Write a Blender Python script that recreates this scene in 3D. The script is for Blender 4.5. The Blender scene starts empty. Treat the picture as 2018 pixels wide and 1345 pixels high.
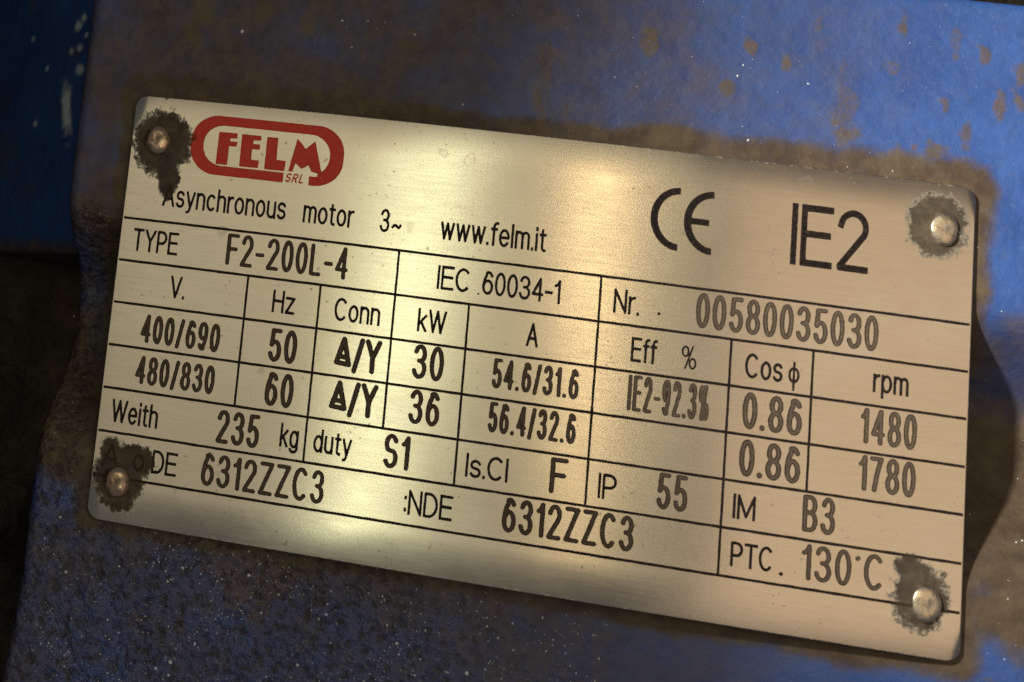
import bpy, math, random
import numpy as np
from mathutils import Matrix, Vector

S = bpy.context.scene
COL = S.collection
MM = 0.001
random.seed(4)
RNG = np.random.default_rng(7)

# ------------------------------------------------------------------ camera, world, lamps, exposure
# (plate frame: X right, Z up along the plate, Y away from the viewer; plate corners lie on Y = 0)
cam_d = bpy.data.cameras.new("camera")
cam = bpy.data.objects.new("camera", cam_d)
COL.objects.link(cam)
S.camera = cam
RC = [[0.96921225, -0.14479474, 0.19915344],
      [0.10493480, 0.97459032, 0.19789490],
      [-0.22274715, -0.17090404, 0.95977889]]
W3 = lambda v: Vector((v[0], v[2], -v[1]))
cr, cd, cf = (W3(r) for r in RC)
M = Matrix.Identity(4)
for i in range(3):
    M[i][0], M[i][1], M[i][2] = cr[i], -cd[i], -cf[i]
M.translation = Vector((-41.135, -270.505, -12.002)) * MM
cam.matrix_world = M
cam_d.sensor_fit = 'HORIZONTAL'
cam_d.sensor_width = 36
cam_d.lens = 60
cam_d.shift_x = (1009 + 251.84) / 2018
cam_d.shift_y = -(672.5 - 90.66) / 2018
cam_d.clip_start = 0.01
cam_d.clip_end = 20
cam_d.dof.use_dof = True
cam_d.dof.focus_distance = 0.262
cam_d.dof.aperture_fstop = 30

world = bpy.data.worlds.new("World")
S.world = world
world.use_nodes = True
bg = world.node_tree.nodes["Background"]
bg.inputs[0].default_value = (0.80, 0.80, 0.84, 1)
bg.inputs[1].default_value = 0.115


def aim(o, loc, target, roll=0.0):
    loc = Vector(loc) * MM
    d = Vector(target) * MM - loc
    o.rotation_euler = (d.to_track_quat('-Z', 'Y').to_matrix() @ Matrix.Rotation(roll, 3, 'Z')).to_euler()
    o.location = loc


def area(name, loc, target, sx, sy, radiance, color, roll=0.0):
    l = bpy.data.lights.new(name, 'AREA')
    l.shape = 'RECTANGLE'
    l.size, l.size_y = sx * MM, sy * MM
    l.energy, l.color = radiance * math.pi * sx * sy * MM * MM, color
    o = bpy.data.objects.new(name, l)
    COL.objects.link(o)
    aim(o, loc, target, roll)
    return o


# lamp up and to the left; its spot cone is added to brighten the right
sp = bpy.data.lights.new("left_spot", 'SPOT')
sp.energy, sp.color = 11.5, (1.0, 0.93, 0.80)
sp.spot_size, sp.spot_blend, sp.shadow_soft_size = math.radians(34), 1.0, 0.010
spo = bpy.data.objects.new("left_spot", sp)
COL.objects.link(spo)
aim(spo, (-172, -250, 108), (132, 0, 12))
# behind the viewer: a pale wall, a fluorescent tube and a warm bulb in front of it, a warmer wall to the right
area("pale_wall", (-20, -1060, 320), (-20, 0, 320), 800, 800, 0.74, (1.0, 0.84, 0.54))
area("tube_lamp", (4, -1000, 45), (-15, 0, 0), 30, 620, 7.0, (0.95, 1.0, 0.66), math.radians(-14))
area("warm_lamp", (232, -1000, 165), (9, 0, 20), 34, 230, 8.5, (1.0, 0.70, 0.36))
area("warm_wall", (720, -1000, -60), (720, 0, -60), 660, 1000, 0.90, (1.0, 0.71, 0.46))

S.view_settings.view_transform = 'Standard'
S.view_settings.look = 'None'
S.view_settings.gamma = 1
S.view_settings.exposure = 0
S.cycles.use_denoising = False


# ------------------------------------------------------------------ helpers
def vnoise(x, y, seed=0):
    xi = np.floor(x).astype(np.int64); yi = np.floor(y).astype(np.int64)
    fx = x - xi; fy = y - yi
    fx = fx * fx * (3 - 2 * fx); fy = fy * fy * (3 - 2 * fy)

    def h(a, b):
        n = (a * 374761393 + b * 668265263 + seed * 1442695041) & 0x7fffffff
        n = ((n ^ (n >> 13)) * 1274126177) & 0x7fffffff
        return ((n ^ (n >> 16)) & 0xffff) / 65535.0
    return (h(xi, yi) * (1 - fx) + h(xi + 1, yi) * fx) * (1 - fy) + (h(xi, yi + 1) * (1 - fx) + h(xi + 1, yi + 1) * fx) * fy


def fbm(x, y, scale, octaves=4, seed=0):
    v = 0; a = 1.0; t = 0
    for o in range(octaves):
        v = v + a * vnoise(x / scale, y / scale, seed + o * 17); t += a
        a *= 0.5; scale *= 0.5
    return v / t


def sstep(a, b, x):
    t = np.clip((x - a) / (b - a), 0, 1)
    return t * t * (3 - 2 * t)


BOW, PW, PH = 3.295, 120.0, 65.79


def bow(x):
    return BOW * (1 - (2 * np.asarray(x) / PW) ** 2)


def tag(o, label=None, cat=None, kind=None):
    if label: o["label"] = label
    if cat: o["category"] = cat
    if kind: o["kind"] = kind
    return o


def empty(name, parent=None, loc=(0, 0, 0)):
    o = bpy.data.objects.new(name, None)
    o.empty_display_size = 0.02
    o.location = loc
    COL.objects.link(o)
    if parent: o.parent = parent
    return o


def mesh_obj(name, verts, faces, mat, parent=None, smooth=True, attrs=None, uv=None):
    me = bpy.data.meshes.new(name)
    me.from_pydata([tuple(v) for v in verts] if not isinstance(verts, np.ndarray) else verts.tolist(), [], faces)
    if smooth:
        me.polygons.foreach_set("use_smooth", [True] * len(me.polygons))
    for k, v in (attrs or {}).items():
        a = me.attributes.new(k, 'FLOAT', 'POINT')
        a.data.foreach_set("value", np.asarray(v, dtype=np.float32))
    if uv is not None:
        l = me.uv_layers.new(name="UVMap")
        li = np.zeros(len(me.loops), dtype=np.int32)
        me.loops.foreach_get("vertex_index", li)
        l.data.foreach_set("uv", np.asarray(uv, dtype=np.float32)[li].ravel())
    me.materials.append(mat)
    me.update()
    o = bpy.data.objects.new(name, me)
    COL.objects.link(o)
    if parent: o.parent = parent
    return o


def grid_faces(nx, ny):
    i = np.arange(nx * ny).reshape(ny, nx)
    return np.stack([i[:-1, :-1], i[:-1, 1:], i[1:, 1:], i[1:, :-1]], -1).reshape(-1, 4).tolist()


class NT:
    def __init__(self, tree):
        self.t = tree
    def n(self, typ, **kw):
        nd = self.t.nodes.new(typ)
        for k, v in kw.items(): setattr(nd, k, v)
        return nd
    def set(self, sock, v):
        if isinstance(v, bpy.types.NodeSocket): self.t.links.new(v, sock)
        elif v is not None: sock.default_value = v
    def math(self, op, a, b=None, c=None, clamp=False):
        nd = self.n('ShaderNodeMath', operation=op, use_clamp=clamp)
        for s, v in zip(nd.inputs, (a, b, c)): self.set(s, v)
        return nd.outputs[0]
    def mix(self, f, a, b, blend='MIX'):
        nd = self.n('ShaderNodeMix', data_type='RGBA', blend_type=blend)
        self.set(nd.inputs[0], f)
        self.set(nd.inputs[6], a if isinstance(a, bpy.types.NodeSocket) else (*a, 1))
        self.set(nd.inputs[7], b if isinstance(b, bpy.types.NodeSocket) else (*b, 1))
        return nd.outputs[2]
    def mixf(self, f, a, b):
        nd = self.n('ShaderNodeMix', data_type='FLOAT')
        self.set(nd.inputs[0], f); self.set(nd.inputs[2], a); self.set(nd.inputs[3], b)
        return nd.outputs[0]
    def ramp(self, x, lo, hi, a=0.0, b=1.0):
        nd = self.n('ShaderNodeMapRange', interpolation_type='SMOOTHSTEP')
        for s, v in zip(nd.inputs, (x, lo, hi, a, b)): self.set(s, v)
        return nd.outputs[0]
    def noise(self, vec, scale, detail=3.0, rough=0.55):
        nd = self.n('ShaderNodeTexNoise')
        self.set(nd.inputs['Vector'], vec); nd.inputs['Scale'].default_value = scale
        nd.inputs['Detail'].default_value = detail; nd.inputs['Roughness'].default_value = rough
        return nd.outputs[0]
    def scaled(self, vec, s, rot=0.0):
        nd = self.n('ShaderNodeMapping')
        self.set(nd.inputs[0], vec); nd.inputs['Scale'].default_value = s
        nd.inputs['Rotation'].default_value = (0, rot, 0)
        return nd.outputs[0]
    def attr(self, name):
        return self.n('ShaderNodeAttribute', attribute_name=name).outputs['Fac']
    def bump(self, h, strength, dist):
        nd = self.n('ShaderNodeBump'); nd.inputs['Strength'].default_value = strength
        nd.inputs['Distance'].default_value = dist; self.set(nd.inputs['Height'], h)
        return nd.outputs[0]


def new_mat(name):
    m = bpy.data.materials.new(name); m.use_nodes = True
    t = NT(m.node_tree)
    p = m.node_tree.nodes['Principled BSDF']
    obj = t.n('ShaderNodeTexCoord').outputs['Object']
    return m, t, p, obj


# ------------------------------------------------------------------ grime on the plate (shared by steel and ink)
# patches round the four rivets: centre x, z, radii (mm), strength
BLOBS = [(-55.0, 25.6, 4.6, 5.2, 1.0), (-53.4, 20.0, 1.7, 3.2, 0.95), (-52.9, 26.2, 3.4, 4.2, 0.8),
         (-55.7, -26.3, 3.7, 4.8, 1.05), (-53.6, -23.6, 3.3, 2.7, 0.95), (-57.4, -22.6, 1.8, 2.6, 0.9),
         (55.0, 26.75, 3.75, 4.75, 1.05), (54.5, -25.0, 4.1, 5.4, 0.9), (53.3, -21.4, 3.3, 2.7, 0.75),
         (57.3, -21.6, 1.7, 1.6, 0.3)]


def make_grime_group():
    g = bpy.data.node_groups.new("plate_grime", 'ShaderNodeTree')
    g.interface.new_socket("Fac", in_out='OUTPUT', socket_type='NodeSocketFloat')
    t = NT(g)
    obj = t.n('ShaderNodeTexCoord').outputs['Object']
    sep = t.n('ShaderNodeSeparateXYZ'); t.set(sep.inputs[0], obj)
    acc = None
    for cx, cz, rx, rz, st in BLOBS:
        dx = t.math('MULTIPLY', t.math('SUBTRACT', sep.outputs[0], cx * MM), 1 / (rx * MM))
        dz = t.math('MULTIPLY', t.math('SUBTRACT', sep.outputs[2], cz * MM), 1 / (rz * MM))
        d = t.math('SQRT', t.math('ADD', t.math('MULTIPLY', dx, dx), t.math('MULTIPLY', dz, dz)))
        v = t.math('SUBTRACT', st, d)
        acc = v if acc is None else t.math('MAXIMUM', acc, v)
    n1 = t.noise(obj, 700, 4, 0.65)
    ex = t.math('SUBTRACT', PW / 2 * MM, t.math('ABSOLUTE', sep.outputs[0]))
    ez = t.math('SUBTRACT', PH / 2 * MM, t.math('ABSOLUTE', sep.outputs[2]))
    ed = t.math('MINIMUM', ex, ez)
    acc = t.math('MAXIMUM', acc, t.math('SUBTRACT', -0.06, t.math('MULTIPLY', ed, 1 / (2.2 * MM))))
    n2 = t.noise(obj, 2600, 2, 0.6)
    e = t.math('ADD', acc, t.math('MULTIPLY', t.math('SUBTRACT', n1, 0.5), 0.95))
    e = t.math('ADD', e, t.math('MULTIPLY', t.math('SUBTRACT', n2, 0.5), 0.32))
    m = t.ramp(e, -0.06, 0.14)
    out = t.n('NodeGroupOutput')
    t.set(out.inputs[0], t.math('MULTIPLY', m, t.mixf(n1, 0.86, 1.0)))
    return g


GRIME = make_grime_group()
GRIME_COL = (0.048, 0.033, 0.020)


def grime_fac(t):
    nd = t.n('ShaderNodeGroup'); nd.node_tree = GRIME
    return nd.outputs[0]


def steel_material():
    m, t, p, obj = new_mat("brushed_steel")
    g = grime_fac(t)
    cloud = t.noise(obj, 55, 4, 0.6)
    fine = t.noise(obj, 900, 3, 0.6)
    brush = t.noise(t.scaled(obj, (70, 1, 7500), math.radians(-5)), 1.0, 3, 0.6)
    brush2 = t.noise(t.scaled(obj, (180, 1, 2400), math.radians(-3)), 1.0, 2, 0.5)
    col = t.mix(t.ramp(cloud, 0.3, 0.7), (0.585, 0.545, 0.455), (0.655, 0.615, 0.525))
    col = t.mix(t.math('MULTIPLY', t.ramp(brush, 0.35, 0.7), 0.22), col, (0.44, 0.41, 0.34))
    # dried droplet rings and flecks
    vor = t.n('ShaderNodeTexVoronoi'); wob = t.n('ShaderNodeTexNoise'); t.set(wob.inputs['Vector'], obj); wob.inputs['Scale'].default_value = 500
    vm = t.n('ShaderNodeVectorMath', operation='MULTIPLY_ADD'); t.set(vm.inputs[0], wob.outputs['Color']); vm.inputs[1].default_value = (0.0016, 0.0016, 0.0016); t.set(vm.inputs[2], obj)
    t.set(vor.inputs['Vector'], vm.outputs[0]); vor.inputs['Scale'].default_value = 260
    ring = t.math('SUBTRACT', 1.0, t.math('MULTIPLY', t.math('ABSOLUTE', t.math('SUBTRACT', vor.outputs['Distance'], 0.24)), 16.0), clamp=True)
    pick = t.ramp(t.noise(obj, 120, 2), 0.56, 0.66)
    sepc = t.n('ShaderNodeSeparateColor'); t.set(sepc.inputs[0], vor.outputs['Color'])
    ring = t.math('MULTIPLY', t.math('MULTIPLY', ring, pick), t.math('GREATER_THAN', sepc.outputs[0], 0.6))
    fleck = t.ramp(t.noise(obj, 1500, 2, 0.5), 0.67, 0.74)
    fleck = t.math('MULTIPLY', fleck, t.ramp(t.noise(obj, 90, 2), 0.40, 0.60))
    stain = t.math('MAXIMUM', t.math('MULTIPLY', ring, 0.24), t.math('MULTIPLY', fleck, 0.6))
    # handling film, heavier in patches
    film = t.math('MULTIPLY', t.ramp(t.noise(obj, 38, 5, 0.6), 0.48, 0.75), 0.25)
    col = t.mix(stain, col, (0.20, 0.155, 0.10))
    dirt = t.math('MAXIMUM', g, t.math('MULTIPLY', t.math('MAXIMUM', stain, film), 0.55))
    col2 = t.mix(t.ramp(t.noise(obj, 420, 4, 0.65), 0.35, 0.68), (0.026, 0.017, 0.010), (0.078, 0.057, 0.036))
    col2 = t.mix(t.ramp(fine, 0.52, 0.66), col2, (0.036, 0.025, 0.015))
    t.set(p.inputs['Base Color'], t.mix(g, t.mix(film, col, (0.48, 0.42, 0.32)), col2))
    t.set(p.inputs['Metallic'], t.math('SUBTRACT', 1.0, dirt, clamp=True))
    r = t.mixf(brush2, 0.20, 0.28)
    r = t.math('ADD', r, t.math('MULTIPLY', t.math('SUBTRACT', cloud, 0.5), 0.14))
    t.set(p.inputs['Roughness'], t.mixf(g, r, 0.9))
    t.set(p.inputs['Specular IOR Level'], t.mixf(g, 0.5, 0.12))
    p.inputs['Anisotropic'].default_value = 0.9
    p.inputs['Anisotropic Rotation'].default_value = 0.25
    tan = t.n('ShaderNodeTangent', direction_type='UV_MAP', uv_map="UVMap")
    t.set(p.inputs['Tangent'], tan.outputs[0])
    h = t.math('ADD', t.math('MULTIPLY', brush, 0.5), t.math('MULTIPLY', g, t.math('ADD', 3.0, t.math('MULTIPLY', fine, 6.0))))
    t.set(p.inputs['Normal'], t.bump(h, 0.30, 0.00002))
    return m


def ink_material(name, core, rim, rough, wear):
    m, t, p, obj = new_mat(name)
    g = grime_fac(t)
    e = t.attr("edge")
    grain = t.noise(obj, 3200, 2, 0.6)
    patch = t.noise(obj, 500, 3, 0.6)
    col = t.mix(t.ramp(e, 0.18, 0.75), rim, core)
    col = t.mix(t.math('MULTIPLY', t.ramp(grain, 0.45, 0.75), wear), col, (0.42, 0.37, 0.28))
    col = t.mix(t.math('MULTIPLY', t.ramp(patch, 0.60, 0.78), wear * 0.8), col, (0.40, 0.35, 0.27))
    t.set(p.inputs['Base Color'], t.mix(g, col, GRIME_COL))
    t.set(p.inputs['Roughness'], t.mixf(g, rough, 0.85))
    p.inputs['Specular IOR Level'].default_value = 0.15
    t.set(p.inputs['Normal'], t.bump(grain, 0.3, 0.00002))
    return m


STEEL = steel_material()
INK = ink_material("printed_black_ink", (0.008, 0.005, 0.005), (0.014, 0.009, 0.008), 0.6, 0.06)
STAMP = ink_material("stamped_grey_mark", (0.090, 0.067, 0.049), (0.030, 0.022, 0.017), 0.75, 0.12)
RED = ink_material("red_logo_ink", (0.62, 0.050, 0.030), (0.56, 0.045, 0.028), 0.5, 0.10)


def rivet_material(name, clean, stained, patch, r0, r1):
    m, t, p, obj = new_mat(name)
    n = t.noise(obj, 1100, 4, 0.65)
    n2 = t.noise(obj, 420, 3, 0.6)
    f = t.ramp(n2, patch - 0.12, patch + 0.12)
    t.set(p.inputs['Base Color'], t.mix(f, clean, t.mix(n, stained, (0.05, 0.036, 0.024))))
    t.set(p.inputs['Metallic'], t.mixf(f, 1.0, 0.45))
    t.set(p.inputs['Roughness'], t.math('ADD', t.mixf(n, r0, r1), t.math('MULTIPLY', f, 0.2)))
    t.set(p.inputs['Normal'], t.bump(t.math('ADD', n2, t.math('MULTIPLY', n, 0.4)), 0.55, 0.00018))
    return m


def pad_material():
    m, t, p, obj = new_mat("blue_casting_paint")
    a_g, a_r, a_c = t.attr("grime"), t.attr("rust"), t.attr("coarse")
    fine = t.noise(obj, 1300, 4, 0.65)
    mid = t.noise(obj, 330, 4, 0.6)
    big = t.noise(obj, 90, 4, 0.6)
    blue = t.mix(t.ramp(big, 0.3, 0.7), (0.022, 0.070, 0.265), (0.032, 0.094, 0.325))
    blue = t.mix(t.math('MULTIPLY', t.ramp(fine, 0.5, 0.8), 0.35), blue, (0.10, 0.15, 0.30))
    gv = t.math('ADD', a_g, t.math('MULTIPLY', t.math('SUBTRACT', mid, 0.5), 0.34))
    gv = t.math('ADD', gv, t.math('MULTIPLY', t.math('SUBTRACT', fine, 0.5), 0.26))
    gf = t.ramp(gv, 0.02, 1.02)
    dirt = t.mix(t.ramp(mid, 0.3, 0.7), (0.058, 0.037, 0.020), (0.098, 0.072, 0.045))
    col = t.mix(gf, blue, dirt)
    rv = t.math('ADD', a_r, t.math('MULTIPLY', t.math('SUBTRACT', fine, 0.5), 0.8))
    rf = t.ramp(rv, 0.25, 0.95)
    col = t.mix(t.math('MULTIPLY', rf, 0.85), col, t.mix(mid, (0.080, 0.050, 0.022), (0.125, 0.095, 0.052)))
    # small rubbed-through grains of pale primer on the rough cast areas
    pv = t.math('MULTIPLY', t.ramp(t.noise(obj, 2100, 2, 0.5), 0.66, 0.74), a_c)
    col = t.mix(t.math('MULTIPLY', pv, 0.55), col, (0.30, 0.36, 0.46))
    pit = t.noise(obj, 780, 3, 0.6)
    pit_shade = t.math('MULTIPLY', t.ramp(pit, 0.56, 0.34), t.math('MULTIPLY', a_c, 0.8))
    col = t.mix(pit_shade, col, (0.016, 0.013, 0.014))  # pits darkened in colour to stand in for relief shading
    t.set(p.inputs['Base Color'], col)
    rough = t.math('SUBTRACT', t.mixf(gf, 0.38, 0.75), t.math('MULTIPLY', a_c, 0.14))
    t.set(p.inputs['Roughness'], rough)
    p.inputs['Specular IOR Level'].default_value = 0.4
    h = t.math('ADD', t.math('MULTIPLY', mid, t.math('ADD', 0.35, a_c)), t.math('MULTIPLY', pit, t.math('ADD', 0.10, t.math('MULTIPLY', a_c, 1.6))))
    t.set(p.inputs['Normal'], t.bump(h, 0.8, 0.0006))
    return m


def recess_material():
    m, t, p, obj = new_mat("oily_dark_casting")
    a = t.noise(obj, 60, 5, 0.65)
    b = t.noise(obj, 400, 4, 0.6)
    col = t.mix(t.ramp(a, 0.45, 0.72), (0.022, 0.016, 0.011), (0.085, 0.055, 0.032))
    t.set(p.inputs['Base Color'], col)
    p.inputs['Roughness'].default_value = 0.75
    t.set(p.inputs['Normal'], t.bump(t.math('ADD', a, t.math('MULTIPLY', b, 0.3)), 1.0, 0.004))
    return m


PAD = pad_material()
RECESS = recess_material()

# ------------------------------------------------------------------ motor housing
motor = empty("motor_housing")
tag(motor, "blue painted cast motor casing, grimy and rust-spotted, behind the steel nameplate", "motor")


def valley(y):
    """depth of the cast hollow that the plate bridges (mm)"""
    up = sstep(16.2, 1.5, y)
    lo = sstep(-24.0, -5.0, y)
    return 11.0 * np.minimum(up, 1.0) * lo


def pad_fields(x, y):
    ax = np.abs(x) - PW / 2; ay = np.abs(y) - PH / 2
    box = np.hypot(np.maximum(ax, 0), np.maximum(ay, 0)) + np.minimum(np.maximum(ax, ay), 0)
    n1 = fbm(x, y, 9, 4, 1); n2 = fbm(x, y, 3.0, 3, 5); n3 = fbm(x, y, 28, 4, 9); n4 = fbm(x, y, 1.2, 3, 77)
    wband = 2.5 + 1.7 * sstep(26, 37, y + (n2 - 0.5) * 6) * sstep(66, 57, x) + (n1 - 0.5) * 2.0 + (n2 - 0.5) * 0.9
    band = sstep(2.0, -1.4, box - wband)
    # general dirty film, thick to the upper left and below, thin to the upper right
    film = 0.10 + 0.72 * sstep(66, -22, x + (n3 - 0.5) * 40) * sstep(20, 36, y) * (0.55 + 0.75 * n1)
    low = 0.66 * sstep(-25, -36, y) * sstep(62, 20, x + (n3 - 0.5) * 50) * (0.45 + 0.95 * n3)
    left = 0.85 * sstep(-58, -64, x) * (0.3 + 1.0 * n1) * (0.6 + 0.6 * sstep(-5, 25, y))
    hollow = sstep(17.5, 14.5, y) * sstep(-33, -21, y + (n1 - 0.5) * 16)
    hollow = hollow * (0.45 + 0.6 * sstep(9, -6, y) + (n1 - 0.5) * 0.9)
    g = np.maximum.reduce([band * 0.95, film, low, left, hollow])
    g = g + 0.16 * (n2 - 0.5) * sstep(0.1, 0.4, g)
    r = np.zeros_like(x)
    spots = [(-19.8, 45.1, 2.0, 2.0), (-52.6, 44.4, 1.6, 4.2), (-50.6, 50, 1.4, 5), (-33.9, 47.7, 1.5, 1.6), (-42.2, 48.9, 1.6, 2.2),
             (38.6, 55.6, 0.9, 1.6), (49.8, 56.0, 0.9, 2.2), (48.3, 50.1, 1.2, 1.7), (41.4, 41.0, 1.0, 2.0), (43.6, 38.9, 2.0, 1.6),
             (63.0, 45.3, 0.7, 2.2), (58.8, 40.5, 0.9, 1.8), (52.0, 38.0, 0.8, 0.8), (50.2, 37.0, 1.4, 1.0), (61.6, 18.3, 2.4, 0.8),
             (26.4, 43.4, 1.0, 1.4), (15.3, 50.0, 1.2, 1.8), (60.8, 53.0, 0.8, 1.4), (65.5, 50.1, 0.9, 2.0), (29.5, 50.4, 0.8, 1.2),
             (65.6, 46.4, 0.8, 1.6), (0.1, 38.9, 1.3, 1.8), (56.0, 44.5, 0.7, 1.5), (34.5, 49.0, 0.7, 1.2), (55.0, 37.6, 1.8, 1.2)]
    for cx, cy, rx, ry in spots:
        d = np.hypot((x - cx) / rx, (y - cy) / ry)
        r = np.maximum(r, 0.82 * sstep(1.75, 0.2, d + (n2 - 0.5) * 1.9 + (n4 - 0.5) * 1.2))
    rn = fbm(x + 300, y * 0.6, 7.0, 4, 31)
    r = np.maximum(r, 0.6 * sstep(0.70, 0.78, rn))
    c = 0.95 * sstep(-20, -38, y) * sstep(25, -25, x + (n3 - 0.5) * 30) + 0.9 * sstep(-60, -63, x) * sstep(18, 12, y)
    c = np.clip(c + 0.08 + 0.15 * sstep(28, 34, y) * sstep(25, 0, x), 0, 1)
    return np.clip(g, 0, 1), r, c


def relief(x, y, c, ru):
    return (fbm(x, y, 14, 3, 21) - 0.5) * 0.5 + (fbm(x, y, 1.5, 3, 23) - 0.5) * (0.08 + 0.35 * c) - 0.06 * ru


def build_pad():
    X1, Y0, Y1 = 200.0, -150.0, 61.0
    s = np.concatenate([np.linspace(0, 0.008, 7), np.linspace(0.010, 0.515, 400), np.linspace(0.52, 1, 80)])
    y = np.concatenate([np.linspace(Y0, -62, 40)[:-1], np.linspace(-62, 59.3, 318), np.linspace(59.5, Y1, 9)])
    ss, yy = np.meshgrid(s, y)
    xe = -68.7 + 2.6 * valley(yy) / 11.0 + 0.5 * (fbm(yy, yy * 0, 12, 3, 3) - 0.5) - 1.2 * sstep(-45, -60, yy)
    xx = xe * (1 - ss) + X1 * ss
    top = Y1 + 0.7 * (fbm(xx, xx * 0, 6, 3, 8) - 0.5) * sstep(58, 61, yy)
    yy = np.where(yy > 59.4, 59.4 + (yy - 59.4) * (top - 59.4) / (Y1 - 59.4), yy)
    z = 0.95 + valley(yy)
    r = 1.5
    for d in (xx - xe, top - yy):
        d = np.clip(d, 0, r)
        z = z + r - np.sqrt(np.maximum(r * r - (r - d) ** 2, 0))
    g, ru, c = pad_fields(xx, yy)
    z = z + relief(xx, yy, c, ru)
    ny, nx = xx.shape
    # skirt: left and top side walls
    P = np.stack([xx, z, yy], -1)
    left = P[:, :1].copy(); left[..., 1] = 62
    P = np.concatenate([left, P], 1)
    topr = P[-1:].copy(); topr[..., 1] = 62
    P = np.concatenate([P, topr], 0)
    pad = lambda a: np.pad(a, ((0, 1), (1, 0)), mode='edge').ravel()
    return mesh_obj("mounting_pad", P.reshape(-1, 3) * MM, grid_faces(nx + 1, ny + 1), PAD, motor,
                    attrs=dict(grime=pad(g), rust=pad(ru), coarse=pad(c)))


build_pad()


def build_block():
    """lower blue step of the casing, left of the pad"""
    x = np.linspace(-96, -62, 110); y = np.concatenate([[8.2], np.linspace(8.2, 10, 8)[1:], np.linspace(10.3, 100, 200)])
    xx, yy = np.meshgrid(x, y)
    d = np.clip(yy - 8.2, 0, 1.8)
    z = 24 + 1.35 * (-68 - xx) + 1.8 - np.sqrt(np.maximum(1.8 ** 2 - (1.8 - d) ** 2, 0)) + (fbm(xx, yy, 8, 4, 40) - 0.5) * 0.8
    z[0] = 62
    n = fbm(xx, yy, 5, 4, 44); n2 = fbm(xx, yy, 1.2, 3, 47)
    g = 0.05 + 0.35 * sstep(0.5, 0.75, n) + 0.8 * sstep(13, 8, yy)
    axis = np.abs(xx + 74.3 - (yy - 34) * -0.16)
    scrape = sstep(1.0, 0.55, axis + (n2 - 0.5) * 0.9) * sstep(30.6, 31.6, yy) * sstep(38.4, 37.2, yy)
    scrape = np.maximum(scrape, 0.5 * sstep(1.6, 0.6, axis + (n2 - 0.5) * 2.4) * sstep(26, 31, yy) * sstep(41, 38, yy) * (n2 > 0.5))
    for cx, cy, rr in ((-73.2, 45.4, 0.6), (-74, 49.5, 0.6), (-72.6, 41.3, 0.6), (-72.2, 47.6, 0.35), (-74.8, 45.0, 0.4), (-83.6, 49.0, 0.4), (-79.6, 42.5, 0.35), (-80.7, 32.3, 0.35), (-73.1, 50.9, 0.4)):
        scrape = np.maximum(scrape, 0.8 * sstep(1.5, 0.6, np.hypot(xx - cx, (yy - cy) * 0.8) / rr + (n2 - 0.5) * 1.6))
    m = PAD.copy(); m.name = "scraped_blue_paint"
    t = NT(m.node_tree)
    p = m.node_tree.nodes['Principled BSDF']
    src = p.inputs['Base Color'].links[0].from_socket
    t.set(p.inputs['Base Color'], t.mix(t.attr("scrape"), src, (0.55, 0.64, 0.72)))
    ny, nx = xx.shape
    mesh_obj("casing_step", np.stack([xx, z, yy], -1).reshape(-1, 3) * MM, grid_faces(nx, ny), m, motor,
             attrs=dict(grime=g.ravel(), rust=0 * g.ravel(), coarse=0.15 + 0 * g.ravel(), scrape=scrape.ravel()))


build_block()


def build_recess():
    x = np.linspace(-300, 300, 240); y = np.linspace(-260, 260, 200)
    xx, yy = np.meshgrid(x, y)
    z = 60 + (fbm(xx, yy, 22, 4, 60) - 0.5) * 14 - 26 * np.exp(-(((xx + 80) / 6) ** 2 + ((yy + 41) / 9) ** 2)) * fbm(xx, yy, 6, 3, 62)
    mesh_obj("casing_recess", np.stack([xx, z, yy], -1).reshape(-1, 3) * MM, grid_faces(240, 200), RECESS, motor)
    # unseen fin-shaped blocker, added to keep light off the hollow and left side
    prof = [(-95, 62), (-96.5, -22), (-97.2, -24), (-99.8, -24), (-100.5, -22), (-102, 62)]
    ys = np.linspace(-120, 100, 60)
    V = [(px + 0.3 * math.sin(yv * 0.2), pz, yv) for yv in ys for px, pz in prof]
    mesh_obj("side_light_blocker", np.array(V) * MM, grid_faces(6, 60), RECESS, motor)


build_recess()


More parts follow.
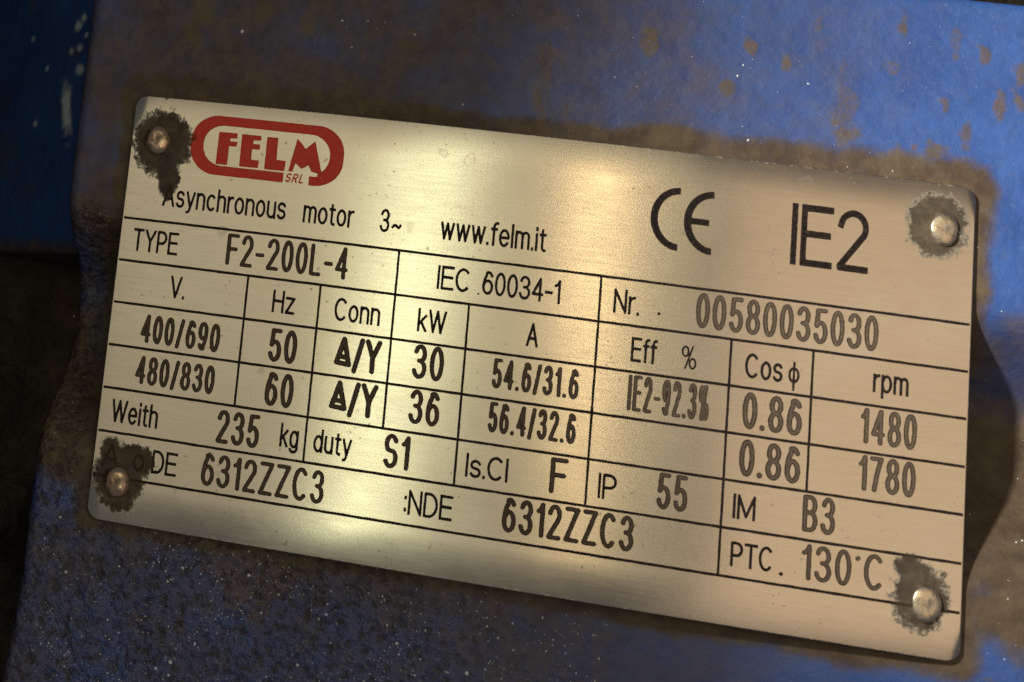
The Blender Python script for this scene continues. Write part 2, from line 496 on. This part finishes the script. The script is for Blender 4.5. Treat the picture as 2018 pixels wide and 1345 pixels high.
def build_specks():
    """pale grit and chipped flakes on the paint, whitened to stand in for glints: far too many to count"""
    m, t, p, obj = new_mat("pale_grit_glint")
    t.set(p.inputs['Base Color'], t.mix(t.noise(obj, 900, 2), (0.62, 0.70, 0.80), (0.92, 0.95, 0.97)))
    p.inputs['Roughness'].default_value = 0.35
    V, F = [], []

    def flake(x, y, z, r):
        b = len(V)
        k = random.randint(5, 7); a0 = random.random() * 6.28
        el = random.uniform(0.5, 1.0); ro = random.random() * 3.14
        for i in range(k):
            a = a0 + i * 6.283 / k
            rr = r * random.uniform(0.65, 1.1)
            u, v = rr * math.cos(a), rr * el * math.sin(a)
            V.append((x + u * math.cos(ro) - v * math.sin(ro), z + 0.06, y + u * math.sin(ro) + v * math.cos(ro)))
        V.append((x + random.uniform(-.3, .3) * r, z - 0.05 - 0.5 * r, y + random.uniform(-.3, .3) * r))
        for i in range(k):
            F.append((b + i, b + (i + 1) % k, b + k))
    tries = 0
    spots = []
    clus = [(random.uniform(-66, 20), random.uniform(-58, -35)) for _ in range(150)]
    while len(spots) < 3400 and tries < 200000:
        tries += 1
        if random.random() < 0.45:
            c = random.choice(clus)
            x, y = random.gauss(c[0], 1.6), random.gauss(c[1], 1.6)
        else:
            x, y = random.uniform(-68, 80), random.uniform(-62, 60)
        if abs(x) < 60.5 and abs(y) < 33.2: continue
        if x < -67.2: continue
        d = 0.03
        if y < -33: d = 1.0 if x < 0 else (0.45 if x < 15 else 0.05)
        elif y > 33: d = 0.38 if -35 < x < 30 else 0.2
        elif x < -60: d = 0.9 if -5 < y < 17 else 0.12
        elif x > 60: d = 0.35 if y < 0 else 0.05
        if random.random() > d: continue
        spots.append((x, y))
    sx, sy = np.array(spots).T
    _, ru, c = pad_fields(sx, sy)
    sz = 0.95 + valley(sy) + relief(sx, sy, c, ru)
    for x, y, z in zip(sx.tolist(), sy.tolist(), sz.tolist()):
        flake(x, y, z, min(0.40, 0.05 + random.expovariate(19)))
    o = mesh_obj("grit_and_glints", np.array(V) * MM, F, m, motor, smooth=False)
    tag(o, "pale grit, chipped paint flakes and painted glints scattered over the casing", kind="stuff")


build_specks()

# ------------------------------------------------------------------ nameplate
plate = empty("nameplate")
tag(plate, "brushed steel rating plate with black ruled table, riveted to the blue motor casing", "nameplate")


def build_plate():
    R0, T, B = 2.0, 0.8, 0.14

    def cols(o):
        a, b, r = PW / 2 - o, PH / 2 - o, R0 - o
        th = np.linspace(0, math.pi / 2, 9)
        xl = -a + r - r * np.cos(th)
        hl = b - r + r * np.sin(th)
        xm = np.linspace(-a + r, a - r, 61)[1:-1]
        xs = np.concatenate([xl, xm, -xl[::-1]]); hs = np.concatenate([hl, np.full(59, b), hl[::-1]])
        return xs, hs
    NR = 13
    lay = []
    for o, dz in ((B, 0.0), (B * 0.3, 0.045), (0, B), (0, T)):
        xs, hs = cols(o)
        yy = np.linspace(-1, 1, NR)[:, None] * hs[None]
        xx = np.repeat(xs[None], NR, 0)
        P = np.stack([xx, -bow(xx) + dz, yy], -1)
        lay.append(P)
    nx = lay[0].shape[1]
    V = lay[0].reshape(-1, 3).tolist(); F = grid_faces(nx, NR)
    ring = [(0, i) for i in range(nx)] + [(j, nx - 1) for j in range(1, NR)] + [(NR - 1, i) for i in range(nx - 2, -1, -1)] + [(j, 0) for j in range(NR - 2, 0, -1)]
    prev = [j * nx + i for j, i in ring]
    for L in lay[1:]:
        b = len(V)
        V += [L[j, i].tolist() for j, i in ring]
        cur = list(range(b, b + len(ring)))
        n = len(ring)
        for k in range(n):
            F.append((prev[k], cur[k], cur[(k + 1) % n], prev[(k + 1) % n]))
        prev = cur
    b = len(V)
    V += lay[3].reshape(-1, 3).tolist()
    F += [tuple(b + q for q in f[::-1]) for f in grid_faces(nx, NR)]
    V = np.array(V)
    o = mesh_obj("plate", V * MM, F, STEEL, plate, uv=np.stack([V[:, 0] / PW + .5, V[:, 2] / PW + .5], 1))
    o.data.set_sharp_from_angle(angle=math.radians(38))
    return o


build_plate()


# ---- lettering: strokes -> distance field -> outline mesh lying on the bowed plate
def sdf_mesh(name, dist, bounds, cell, mat, parent, lift, hw=0.2, rag=0.02, seed=0):
    x0, x1, y0, y1 = bounds
    nx = int((x1 - x0) / cell) + 2; ny = int((y1 - y0) / cell) + 2
    X, Y = np.meshgrid(x0 + np.arange(nx) * cell, y0 + np.arange(ny) * cell)
    D = dist(X, Y)
    if rag:
        D = D + (fbm(X + 500, Y + 500, 0.35, 2, seed + 3) - 0.5) * 2 * rag
    D = np.where(np.abs(D) < 1e-5, 1e-5, D)
    ins = D < 0
    any_in = ins[:-1, :-1] | ins[:-1, 1:] | ins[1:, 1:] | ins[1:, :-1]
    V, E, F, idx = [], [], [], {}

    def vert(key, x, y, d):
        k = idx.get(key)
        if k is None:
            k = idx[key] = len(V)
            V.append((x, -float(bow(x)) - lift, y)); E.append(min(1.0, max(0.0, -d / hw)))
        return k
    for j, i in zip(*np.nonzero(any_in)):
        cs = ((j, i), (j, i + 1), (j + 1, i + 1), (j + 1, i))
        poly = []
        for k in range(4):
            a, b = cs[k], cs[(k + 1) % 4]
            da, db = D[a], D[b]
            if da < 0: poly.append(vert((a,), X[a], Y[a], da))
            if (da < 0) != (db < 0):
                key = (a, b) if a < b else (b, a)
                tt = da / (da - db)
                poly.append(vert(key, X[a] + (X[b] - X[a]) * tt, Y[a] + (Y[b] - Y[a]) * tt, 0.0))
        if len(poly) >= 3: F.append(tuple(poly))
    return mesh_obj(name, np.array(V) * MM, F, mat, parent, smooth=True, attrs=dict(edge=E))


def arc(cx, cy, rx, ry, a0, a1, n=14):
    return [(cx + rx * math.cos(math.radians(a0 + (a1 - a0) * i / n)), cy + ry * math.sin(math.radians(a0 + (a1 - a0) * i / n))) for i in range(n + 1)]


XH = 0.72
def _n(x): return [[(x, 0), (x, XH)], [(x, .42)] + arc(x + .2, XH - .21, .2, .21, 165, 0, 10) + [(x + .4, 0)]]
def _o(w=.44, c=0): return [arc(c + w / 2, XH / 2, w / 2, XH / 2, 90, 450, 24)]
_THREE = [arc(.235, .755, .215, .245, 165, -75, 14) + [(.2, .525)], [(.2, .525)] + arc(.235, .265, .245, .265, 82, -165, 16)]
_TWO = [arc(.25, .74, .235, .26, 172, -28, 14) + [(.02, .03), (.02, 0), (.5, 0)]]
_FIVE = [[(.45, 1), (.1, 1), (.045, .5)] + arc(.24, .31, .24, .31, 130, -160, 18)]
_SIX = [arc(.25, .3, .235, .3, 180, 540, 24), arc(.25, .66, .235, .34, 35, 110, 8) + arc(.32, .3, .305, .64, 122, 180, 10)]
GL = {
    'A': (.6, [[(0, 0), (.3, 1), (.6, 0)], [(.1, .33), (.5, .33)]]),
    'B': (.52, [[(0, 0), (0, 1)], [(0, 1), (.26, 1)] + arc(.26, .765, .22, .235, 90, -90, 10) + [(0, .53)], [(.26, .53)] + arc(.26, .265, .26, .265, 90, -90, 10) + [(0, 0)]]),
    'C': (.6, [arc(.31, .5, .31, .5, 48, 312, 24)]),
    'D': (.56, [[(0, 0), (0, 1), (.2, 1)] + arc(.2, .5, .36, .5, 90, -90, 18) + [(0, 0)]]),
    'E': (.5, [[(0, 0), (0, 1)], [(0, 1), (.5, 1)], [(0, .53), (.46, .53)], [(0, 0), (.5, 0)]]),
    'F': (.48, [[(0, 0), (0, 1)], [(0, 1), (.48, 1)], [(0, .52), (.42, .52)]]),
    'H': (.52, [[(0, 0), (0, 1)], [(.52, 0), (.52, 1)], [(0, .52), (.52, .52)]]),
    'I': (.0, [[(0, 0), (0, 1)]]),
    'L': (.44, [[(0, 1), (0, 0), (.44, 0)]]),
    'M': (.66, [[(0, 0), (0, 1), (.33, .08), (.66, 1), (.66, 0)]]),
    'N': (.54, [[(0, 0), (0, 1), (.54, 0), (.54, 1)]]),
    'P': (.5, [[(0, 0), (0, 1), (.24, 1)] + arc(.24, .72, .26, .28, 90, -90, 12) + [(0, .44)]]),
    'R': (.52, [[(0, 0), (0, 1), (.24, 1)] + arc(.24, .74, .26, .26, 90, -90, 12) + [(0, .48)], [(.26, .48), (.52, 0)]]),
    'S': (.5, [arc(.25, .74, .235, .26, 25, 235, 16) + arc(.25, .265, .25, .265, 62, -155, 16)]),
    'T': (.54, [[(0, 1), (.54, 1)], [(.27, 1), (.27, 0)]]),
    'V': (.56, [[(0, 1), (.28, 0), (.56, 1)]]),
    'W': (.86, [[(0, 1), (.215, 0), (.43, 1), (.645, 0), (.86, 1)]]),
    'Y': (.56, [[(0, 1), (.28, .46), (.56, 1)], [(.28, .46), (.28, 0)]]),
    'Z': (.52, [[(0, 1), (.52, 1), (0, 0), (.52, 0)]]),
    'c': (.42, [arc(.22, XH / 2, .22, XH / 2, 50, 310, 20)]),
    'd': (.44, [[(.44, 0), (.44, 1)], arc(.22, XH / 2, .22, XH / 2, 0, 360, 22)]),
    'e': (.44, [[(0, .37), (.44, .37)] + arc(.22, XH / 2, .22, XH / 2, 2, 318, 22)]),
    'f': (.24, [[(.1, 0), (.1, .8)] + arc(.26, .82, .16, .18, 180, 85, 8), [(0, XH), (.24, XH)]]),
    'g': (.44, [arc(.22, XH / 2, .22, XH / 2, 0, 360, 22), [(.44, XH), (.44, -.05)] + arc(.22, -.06, .22, .18, 0, -160, 12)]),
    'h': (.4, [[(0, 0), (0, 1)], [(0, .42)] + arc(.2, XH - .21, .2, .21, 165, 0, 10) + [(.4, 0)]]),
    'i': (.0, [[(0, 0), (0, XH)], [(0, .93), (0, 1)]]),
    'k': (.4, [[(0, 0), (0, 1)], [(.38, XH), (0, .28)], [(.14, .43), (.4, 0)]]),
    'l': (.0, [[(0, 0), (0, 1)]]),
    '|': (.0, [[(0, .25), (0, 1)], [(0, 0), (0, .12)]]),
    'm': (.66, [[(0, 0), (0, XH)], [(0, .46)] + arc(.165, XH - .18, .165, .18, 165, 0, 10) + [(.33, 0)], [(.33, .46)] + arc(.495, XH - .18, .165, .18, 165, 0, 10) + [(.66, 0)]]),
    'n': (.4, _n(0)), 'o': (.44, _o()),
    'p': (.44, [[(0, XH), (0, -.26)], arc(.22, XH / 2, .22, XH / 2, 0, 360, 22)]),
    'r': (.22, [[(0, 0), (0, XH)], [(0, .45)] + arc(.22, .45, .22, .27, 165, 88, 8)]),
    's': (.38, [arc(.19, .54, .18, .18, 25, 235, 12) + arc(.19, .19, .19, .19, 62, -155, 12)]),
    't': (.24, [[(.1, .92), (.1, .14)] + arc(.22, .14, .12, .14, 180, 280, 6), [(0, XH), (.24, XH)]]),
    'u': (.4, [[(0, XH)] + arc(.2, .21, .2, .21, 180, 345, 10) + [(.4, .3)], [(.4, XH), (.4, 0)]]),
    'w': (.62, [[(0, XH), (.155, 0), (.31, XH), (.465, 0), (.62, XH)]]),
    'y': (.42, [[(0, XH), (.215, .02)], [(.42, XH), (.19, -.12)] + arc(.06, -.1, .12, .14, -10, -95, 6)]),
    'z': (.4, [[(0, XH), (.4, XH), (0, 0), (.4, 0)]]),
    '0': (.46, [arc(.23, .5, .23, .5, 90, 450, 30)]),
    '1': (.2, [[(0, .78), (.1, .83), (.2, 1), (.2, 0)]]),
    '2': (.5, _TWO), '3': (.48, _THREE),
    '4': (.5, [[(.38, 0), (.38, 1), (0, .27), (.5, .27)]]),
    '5': (.48, _FIVE), '6': (.49, _SIX),
    '7': (.46, [[(0, 1), (.46, 1)] + [(.26, .5), (.15, 0)]]),
    '8': (.48, [arc(.24, .76, .205, .24, 90, 450, 22), arc(.24, .265, .24, .265, 90, 450, 24)]),
    '9': (.49, [[(.49 - x, 1 - y) for x, y in s] for s in _SIX]),
    '.': (.0, [[(0, .0), (0, .03)]]), ':': (.0, [[(0, .12), (0, .16)], [(0, .66), (0, .70)]]),
    '-': (.3, [[(0, .42), (.3, .42)]]), '/': (.3, [[(0, -.06), (.3, 1)]]),
    '~': (.36, [[(0, .30), (.06, .40), (.14, .42), (.24, .31), (.31, .30), (.36, .41)]]),
    '%': (.7, [arc(.16, .76, .15, .22, 0, 360, 18), arc(.54, .24, .15, .22, 0, 360, 18), [(.52, 1), (.18, 0)]]),
    'Δ': (.6, [[(0, .16), (.30, .98), (.6, .12), (0, .16)], [(.15, .38), (.42, .36)]]),
    'φ': (.5, [arc(.25, .33, .25, .3, 0, 360, 22), [(.25, .86), (.25, -.3)]]),
    '°': (.04, [[(0, .84), (.03, .87)]]),
}
NODIP = set("gpyφ/")


def text_field(s, x0, x1, yb, h, hw, k, square, gap):
    """distance function of a line of lettering fitted into x0..x1 on the baseline yb"""
    n = len(s)
    tot = sum(GL[c][0] for c in s) + gap * (n - 1)
    free = (x1 - x0) - 2 * hw * k * n
    sx = max(free, 0.05) / max(tot, 0.01) if tot > 0 else 0
    hh = h - 2 * hw
    segs, cx = [], x0 + hw * k
    for c in s:
        w, strokes = GL[c]
        for st in strokes:
            pts = [(cx + x * sx, yb + hw + y * hh) for x, y in st]
            for i in range(len(pts) - 1):
                segs.append((*pts[i], *pts[i + 1], i == 0, i == len(pts) - 2, c in NODIP, c))
        cx += w * sx + gap * sx + 2 * hw * k

    def dist(X, Y):
        D = np.full(X.shape, 9.0)
        for ax, ay, bx, by, fa, fb, dip, c in segs:
            m = hw * 3
            ux, uy = (bx - ax) / k, by - ay
            L = math.hypot(ux, uy)
            if L < 1e-6: continue
            sel = (X > min(ax, bx) - m) & (X < max(ax, bx) + m) & (Y > min(ay, by) - m) & (Y < max(ay, by) + m)
            px, py = (X[sel] - ax) / k, Y[sel] - ay
            t = (px * ux + py * uy) / L
            q = np.abs(px * uy - py * ux) / L
            over = np.maximum(np.maximum(-t, t - L), 0)
            d = np.hypot(q, over)
            if square:
                dq = np.maximum(q, over)
                d = np.where((t < 0) & fa, dq, np.where((t > L) & fb, dq, d))
                if not dip:
                    d = np.maximum(d, np.maximum(yb - Y[sel], Y[sel] - yb - h) + hw)
            D[sel] = np.minimum(D[sel], d)
        return D - hw
    return dist


def lettering(s, style, x0, x1, yb, h, hw=None):
    st = style == 's'
    hw = hw or {'p': 0.22, 'P': 0.50, 's': 0.335}[style]
    k = {'p': 0.82, 'P': 0.80, 's': 1.0}[style]
    gap = (0.02 if 'Δ' in s else 0.13) if st else 0.07
    f = text_field(s, x0, x1, yb, h, hw, k, not st, gap)
    cell = 0.085 if st else (0.13 if style == 'P' else 0.07)
    return sdf_mesh("stamped_value" if st else "printed_caption", f, (x0 - .25, x1 + .25, yb - h * .4, yb + h + .25), cell,
                    STAMP if st else INK, plate, 0.03 if st else 0.022, hw, 0.035 if st else 0.03, int(abs(x0 * 7 + yb * 3)))


TEXT = [
    ('Asynchronous', 'p', -54.05, -35.28, 15.74, 3.58), ('motor', 'p', -32.73, -25.26, 15.74, 3.55), ('3', 'p', -21.45, -20.05, 15.72, 3.55),
    ('~', 'p', -19.75, -18.30, 15.6, 3.2), ('www.felm.it', 'p', -12.72, 2.21, 15.66, 3.62), ('IE2', 'P', 35.45, 45.93, 18.46, 8.95),
    ('TYPE', 'p', -57.89, -50.86, 8.29, 3.55), ('F2-200L-4', 's', -43.50, -25.41, 7.87, 4.89, 0.297),
    ('V.', 'p', -51.35, -49.05, 1.72, 3.49), ('Hz', 'p', -35.89, -32.53, 1.62, 3.46), ('Conn', 'p', -26.78, -20.15, 1.65, 3.51),
    ('400/690', 's', -55.05, -43.01, -5.57, 4.37, 0.288), ('50', 's', -35.80, -31.61, -5.72, 5.03), ('Δ/Y', 's', -26.15, -19.45, -5.50, 5.06, 0.368),
    ('480/830', 's', -55.13, -43.12, -11.89, 4.33, 0.288), ('60', 's', -35.69, -31.48, -12.26, 5.07), ('Δ/Y', 's', -26.25, -19.40, -11.97, 5.02, 0.368),
    ('Weith', 'p', -58.04, -50.91, -18.18, 3.52), ('235', 's', -42.13, -35.78, -18.83, 4.98, 0.324), ('kg', 'p', -32.78, -30.06, -17.95, 3.51),
    ('duty', 'p', -27.92, -22.44, -17.99, 3.45), ('S1', 's', -17.92, -14.25, -18.64, 5.00),
    ('A', 'p', -58.6, -56.0, -24.95, 3.51), ('o.', 'p', -53.9, -51.6, -24.9, 3.51), ('DE', 'p', -51.08, -47.31, -24.83, 3.52), ('6312ZZC3', 's', -43.67, -25.75, -25.34, 4.87, 0.306),
    (':NDE', 'p', -14.43, -7.68, -24.78, 3.60), ('6312ZZC3', 's', -0.92, 16.91, -25.05, 4.95, 0.324),
    ('Is.C|', 'p', -6.40, -0.55, -18.15, 3.45), ('F', 's', 5.14, 7.55, -18.62, 5.11), ('IP', 'p', 11.70, 14.2, -18.30, 3.58), ('55', 's', 19.54, 23.67, -18.50, 5.10, 0.324),
    ('kW', 'p', -14.82, -10.76, 1.69, 3.46), ('30', 's', -15.00, -10.58, -5.22, 5.08, 0.324), ('36', 's', -14.93, -10.60, -11.78, 5.03, 0.324),
    ('A', 'p', 0.48, 2.15, 1.67, 3.49), ('54.6/31.6', 's', -3.82, 8.17, -4.99, 4.36, 0.279), ('56.4/32.6', 's', -3.88, 8.22, -11.36, 4.40, 0.279),
    ('Eff', 'p', 14.86, 18.35, 1.55, 3.56), ('%', 'p', 21.66, 23.78, 1.53, 3.43, .15), ('IEC', 'p', -12.58, -7.90, 8.28, 3.58), ('60034-1', 'p', -6.24, 4.71, 8.36, 3.54),
    ('Nr.', 'p', 12.05, 15.60, 8.19, 3.56), ('00580035030', 's', 23.26, 47.73, 7.66, 5.07, 0.315),
    ('IE2-92.3%', 's', 14.79, 25.80, -5.45, 5.16, 0.270), ('Cos', 'p', 30.26, 35.31, 1.52, 3.55), ('φ', 'p', 36.05, 37.55, 1.55, 3.6, .19),
    ('rpm', 'p', 47.28, 51.99, 2.02, 3.44), ('0.86', 's', 30.24, 38.20, -5.64, 5.20, 0.351), ('0.86', 's', 30.17, 38.30, -12.26, 5.20, 0.351),
    ('1480', 's', 45.87, 53.34, -5.28, 4.98, 0.315), ('1780', 's', 45.89, 53.40, -11.80, 4.94, 0.315), ('IM', 'p', 29.71, 32.69, -18.24, 3.46),
    ('B3', 's', 38.85, 43.17, -18.55, 5.10, 0.324), ('PTC', 'p', 29.74, 35.35, -24.78, 3.43), ('130°C', 's', 39.03, 49.79, -25.08, 4.93, 0.306)]
for a in TEXT:
    lettering(*a)
# stray full stops of the form
for cx, cy, r in ((18.3, 8.91, .22), (36.46, -24.78, .27), (-6.65, 8.35, .16), (-50.4, -24.5, .22)):
    sdf_mesh("printed_caption", lambda X, Y, cx=cx, cy=cy, r=r: np.hypot(X - cx, Y - cy) - r, (cx - .4, cx + .4, cy - .4, cy + .4), .06, INK, plate, .024, r)


# ---- ruled table
def ruled(x0, y0, x1, y1, w, lift, seed):
    horiz = abs(x1 - x0) > abs(y1 - y0)
    L = (x1 - x0) if horiz else (y1 - y0)
    n = int(abs(L) / 0.4) + 2
    u = np.linspace(0, 1, n)
    s = u * abs(L)
    wa = w / 2 * (1 + 0.22 * (fbm(s, s * 0 + seed, 1.2, 3, seed) - 0.5) * 2)
    wb = w / 2 * (1 + 0.22 * (fbm(s, s * 0 + seed, 1.2, 3, seed + 50) - 0.5) * 2)
    V, F, E = [], [], []
    for i in range(n):
        x = x0 + (x1 - x0) * u[i]; y = y0 + (y1 - y0) * u[i]
        for d, e in ((wa[i], 0), (0, 1), (-wb[i], 0)):
            vx, vy = (x, y + d) if horiz else (x + d, y)
            V.append((vx, -float(bow(vx)) - lift, vy)); E.append(e)
    for i in range(n - 1):
        for q in (0, 1):
            F.append((i * 3 + q, i * 3 + q + 1, i * 3 + q + 4, i * 3 + q + 3))
    mesh_obj("ruled_line", np.array(V) * MM, F, INK, plate, attrs=dict(edge=E))


HL = [13.28, 6.67, 0.10, -6.50, -13.06, -19.66, -26.28]
for q, yv in enumerate(HL):
    ruled(-59.7, yv, 59.7, yv, 0.40, 0.018, q + 1)
for q, (xv, a, b) in enumerate(((-39.82, 1, 4), (-29.1, 1, 5), (-18.31, 0, 4), (-7.79, 1, 5), (10.15, 0, 5), (28.26, 1, 6), (39.23, 1, 4))):
    ruled(xv, HL[b] + .1, xv, HL[a] - .1, 0.34, 0.012, q + 20)


# ---- red logo
def poly_sdf(pts):
    P = np.array(pts)

    def d(X, Y):
        D = np.full(X.shape, 1e9); inside = np.zeros(X.shape, bool)
        for (ax, ay), (bx, by) in zip(P, np.roll(P, -1, 0)):
            ex, ey = bx - ax, by - ay
            t = np.clip(((X - ax) * ex + (Y - ay) * ey) / (ex * ex + ey * ey), 0, 1)
            D = np.minimum(D, np.hypot(X - ax - ex * t, Y - ay - ey * t))
            c = ((ay > Y) != (by > Y)) & (X < ex * (Y - ay) / ((ey or 1e-12)) + ax)
            inside ^= c
        return np.where(inside, -D, D)
    return d


def rbox(X, Y, x0, x1, y0, y1, r):
    qx = np.abs(X - (x0 + x1) / 2) - (x1 - x0) / 2 + r; qy = np.abs(Y - (y0 + y1) / 2) - (y1 - y0) / 2 + r
    return np.hypot(np.maximum(qx, 0), np.maximum(qy, 0)) + np.minimum(np.maximum(qx, qy), 0) - r


logo = empty("logo", plate)
logo["label"] = "red stadium-shaped maker's logo with block letters"


def ring(X, Y):
    o = rbox(X, Y, -50.67, -27.59, 21.48, 30.82, 4.1)
    i = rbox(X, Y, -48.72, -29.66, 22.98, 29.32, 3.0)
    cut = np.minimum(rbox(X, Y, -36.22, -32.42, 20, 23.06, .02), rbox(X, Y, -33, -31.25, 22.9, 23.32, .05))
    return np.maximum(np.maximum(o, -i), -cut)


sdf_mesh("logo_frame", ring, (-51, -27.2, 21.1, 31.2), .12, RED, logo, .022, .5, .03, 1)
LOGO = {
    'F': [(-46.56, 28.3), (-43.72, 28.35), (-43.74, 27.5), (-44.76, 27.46), (-44.77, 26.98), (-43.64, 27.02), (-43.69, 26.25), (-44.81, 26.2), (-44.83, 23.22), (-46.59, 23.2)],
    'E': [(-43.05, 28.3), (-40.11, 28.32), (-40.1, 27.55), (-41.2, 27.5), (-41.22, 26.93), (-40.16, 26.96), (-40.14, 26.14), (-41.3, 26.1), (-41.28, 24.47), (-40.08, 24.45), (-40.14, 23.24), (-43.0, 23.22)],
    'L': [(-39.22, 28.28), (-37.53, 28.3), (-37.49, 24.85), (-36.06, 24.82), (-36.18, 23.24), (-39.2, 23.2)],
    'M': [(-34.68, 28.5), (-33.3, 27.05), (-32.0, 28.4), (-30.55, 23.3), (-31.2, 23.42), (-32.16, 23.6), (-32.68, 24.56), (-33.66, 23.86), (-34.61, 24.66), (-34.98, 23.3), (-35.6, 23.3)]}
for q, (c, pts) in enumerate(LOGO.items()):
    xs = [p_[0] for p_ in pts]
    sdf_mesh("logo_letter", poly_sdf(pts), (min(xs) - .3, max(xs) + .3, 22.9, 28.9), .1, RED, logo, .026, .5, .03, 5 + q)


def italic(f, y0, sh):
    return lambda X, Y: f(X - (Y - y0) * sh, Y)


sdf_mesh("logo_small_lettering", italic(text_field("SRL", -36.0, -33.25, 21.62, 1.42, .12, .9, False, .2), 21.62, .25), (-36.2, -32.6, 21.4, 23.2), .055, RED, logo, .024, .12, .015, 3)

# ---- conformity mark
mark = empty("conformity_mark", plate)
mark["label"] = "black printed C and E conformity mark"


def half_ring(cx, cy, rx, ry, hw, bar=None):
    pts = arc(cx, cy, rx, ry, 88, 272, 40)

    def d(X, Y):
        D = np.full(X.shape, 9.0)
        for (ax, ay), (bx, by) in zip(pts, pts[1:]):
            ux, uy = bx - ax, by - ay
            t = np.clip(((X - ax) * ux + (Y - ay) * uy) / (ux * ux + uy * uy), 0, 1)
            D = np.minimum(D, np.hypot(X - ax - ux * t, Y - ay - uy * t))
        D = np.maximum(D - hw, X - cx)
        if bar:
            D = np.minimum(D, rbox(X, Y, cx - rx, bar, cy - hw * .92, cy + hw * .92, .01))
        return D
    return d


sdf_mesh("mark_letter", half_ring(20.2, 22.92, 3.42, 4.14, .50), (16, 20.6, 17.9, 28), .12, INK, mark, .022, .5, .02, 1)
sdf_mesh("mark_letter", half_ring(24.8, 22.92, 3.45, 4.14, .50, 24.3), (20.5, 25.2, 17.9, 28), .12, INK, mark, .022, .5, .02, 2)

# ---- rivets
RIVET_DULL = rivet_material("grimy_rivet_steel", (0.66, 0.47, 0.33), (0.22, 0.17, 0.12), 0.55, 0.14, 0.28)
RIVET_BRIGHT = rivet_material("bright_rivet_steel", (0.60, 0.53, 0.42), (0.30, 0.24, 0.17), 0.60, 0.24, 0.42)


def rivet(cx, cz, r, tall, hgt, flat, seed, mat, label):
    prof = [(0.0, 1.0), (0.25, 0.995), (0.5, 0.97), (flat, 0.90), (flat + (1 - flat) * .35, 0.78), (flat + (1 - flat) * .68, 0.58), (0.97, 0.30), (1.0, 0.10), (1.0, -0.3)]
    N = 36
    V = [(0, -hgt, 0)]; F = []
    for j, (pr, ph) in enumerate(prof[1:]):
        for i in range(N):
            a = 2 * math.pi * i / N
            k = 1 + 0.05 * (float(vnoise(np.array(2 + 1.3 * math.cos(a) + seed), np.array(2 + 1.3 * math.sin(a)), seed)) - .5) * 2
            x, z = pr * r * k * math.cos(a), pr * r * tall * k * math.sin(a)
            dent = (float(fbm(np.array(x + 9.), np.array(z + 9.), 1.1, 3, seed)) - .5) * 0.16 * (1 if ph > .2 else 0)
            V.append((x, -hgt * ph + dent, z))
    for i in range(N):
        F.append((0, 1 + i, 1 + (i + 1) % N))
    for j in range(len(prof) - 2):
        for i in range(N):
            a, b = 1 + j * N + i, 1 + j * N + (i + 1) % N
            F.append((a, a + N, b + N, b))
    o = mesh_obj("rivet", np.array(V) * MM, F, mat, plate)
    o.location = (cx * MM, -float(bow(cx)) * MM, cz * MM)
    sl = 8 * BOW * cx / PW ** 2
    o.rotation_euler = (0, 0, math.atan(sl))
    o["label"] = label
    return o


rivet(-55.9, 26.0, 2.1, 1.12, 1.0, 0.66, 11, RIVET_DULL, "dome rivet in dark grime beside the red logo")
rivet(55.7, 26.3, 1.95, 1.30, 0.75, 0.84, 23, RIVET_BRIGHT, "pitted dome rivet at the corner above the serial number")
rivet(-56.0, -26.9, 2.1, 1.12, 1.05, 0.64, 37, RIVET_DULL, "dome rivet in brown grime at the bearing row")
rivet(55.2, -25.7, 2.08, 1.25, 0.75, 0.86, 51, RIVET_BRIGHT, "flat bright rivet beside the temperature value")
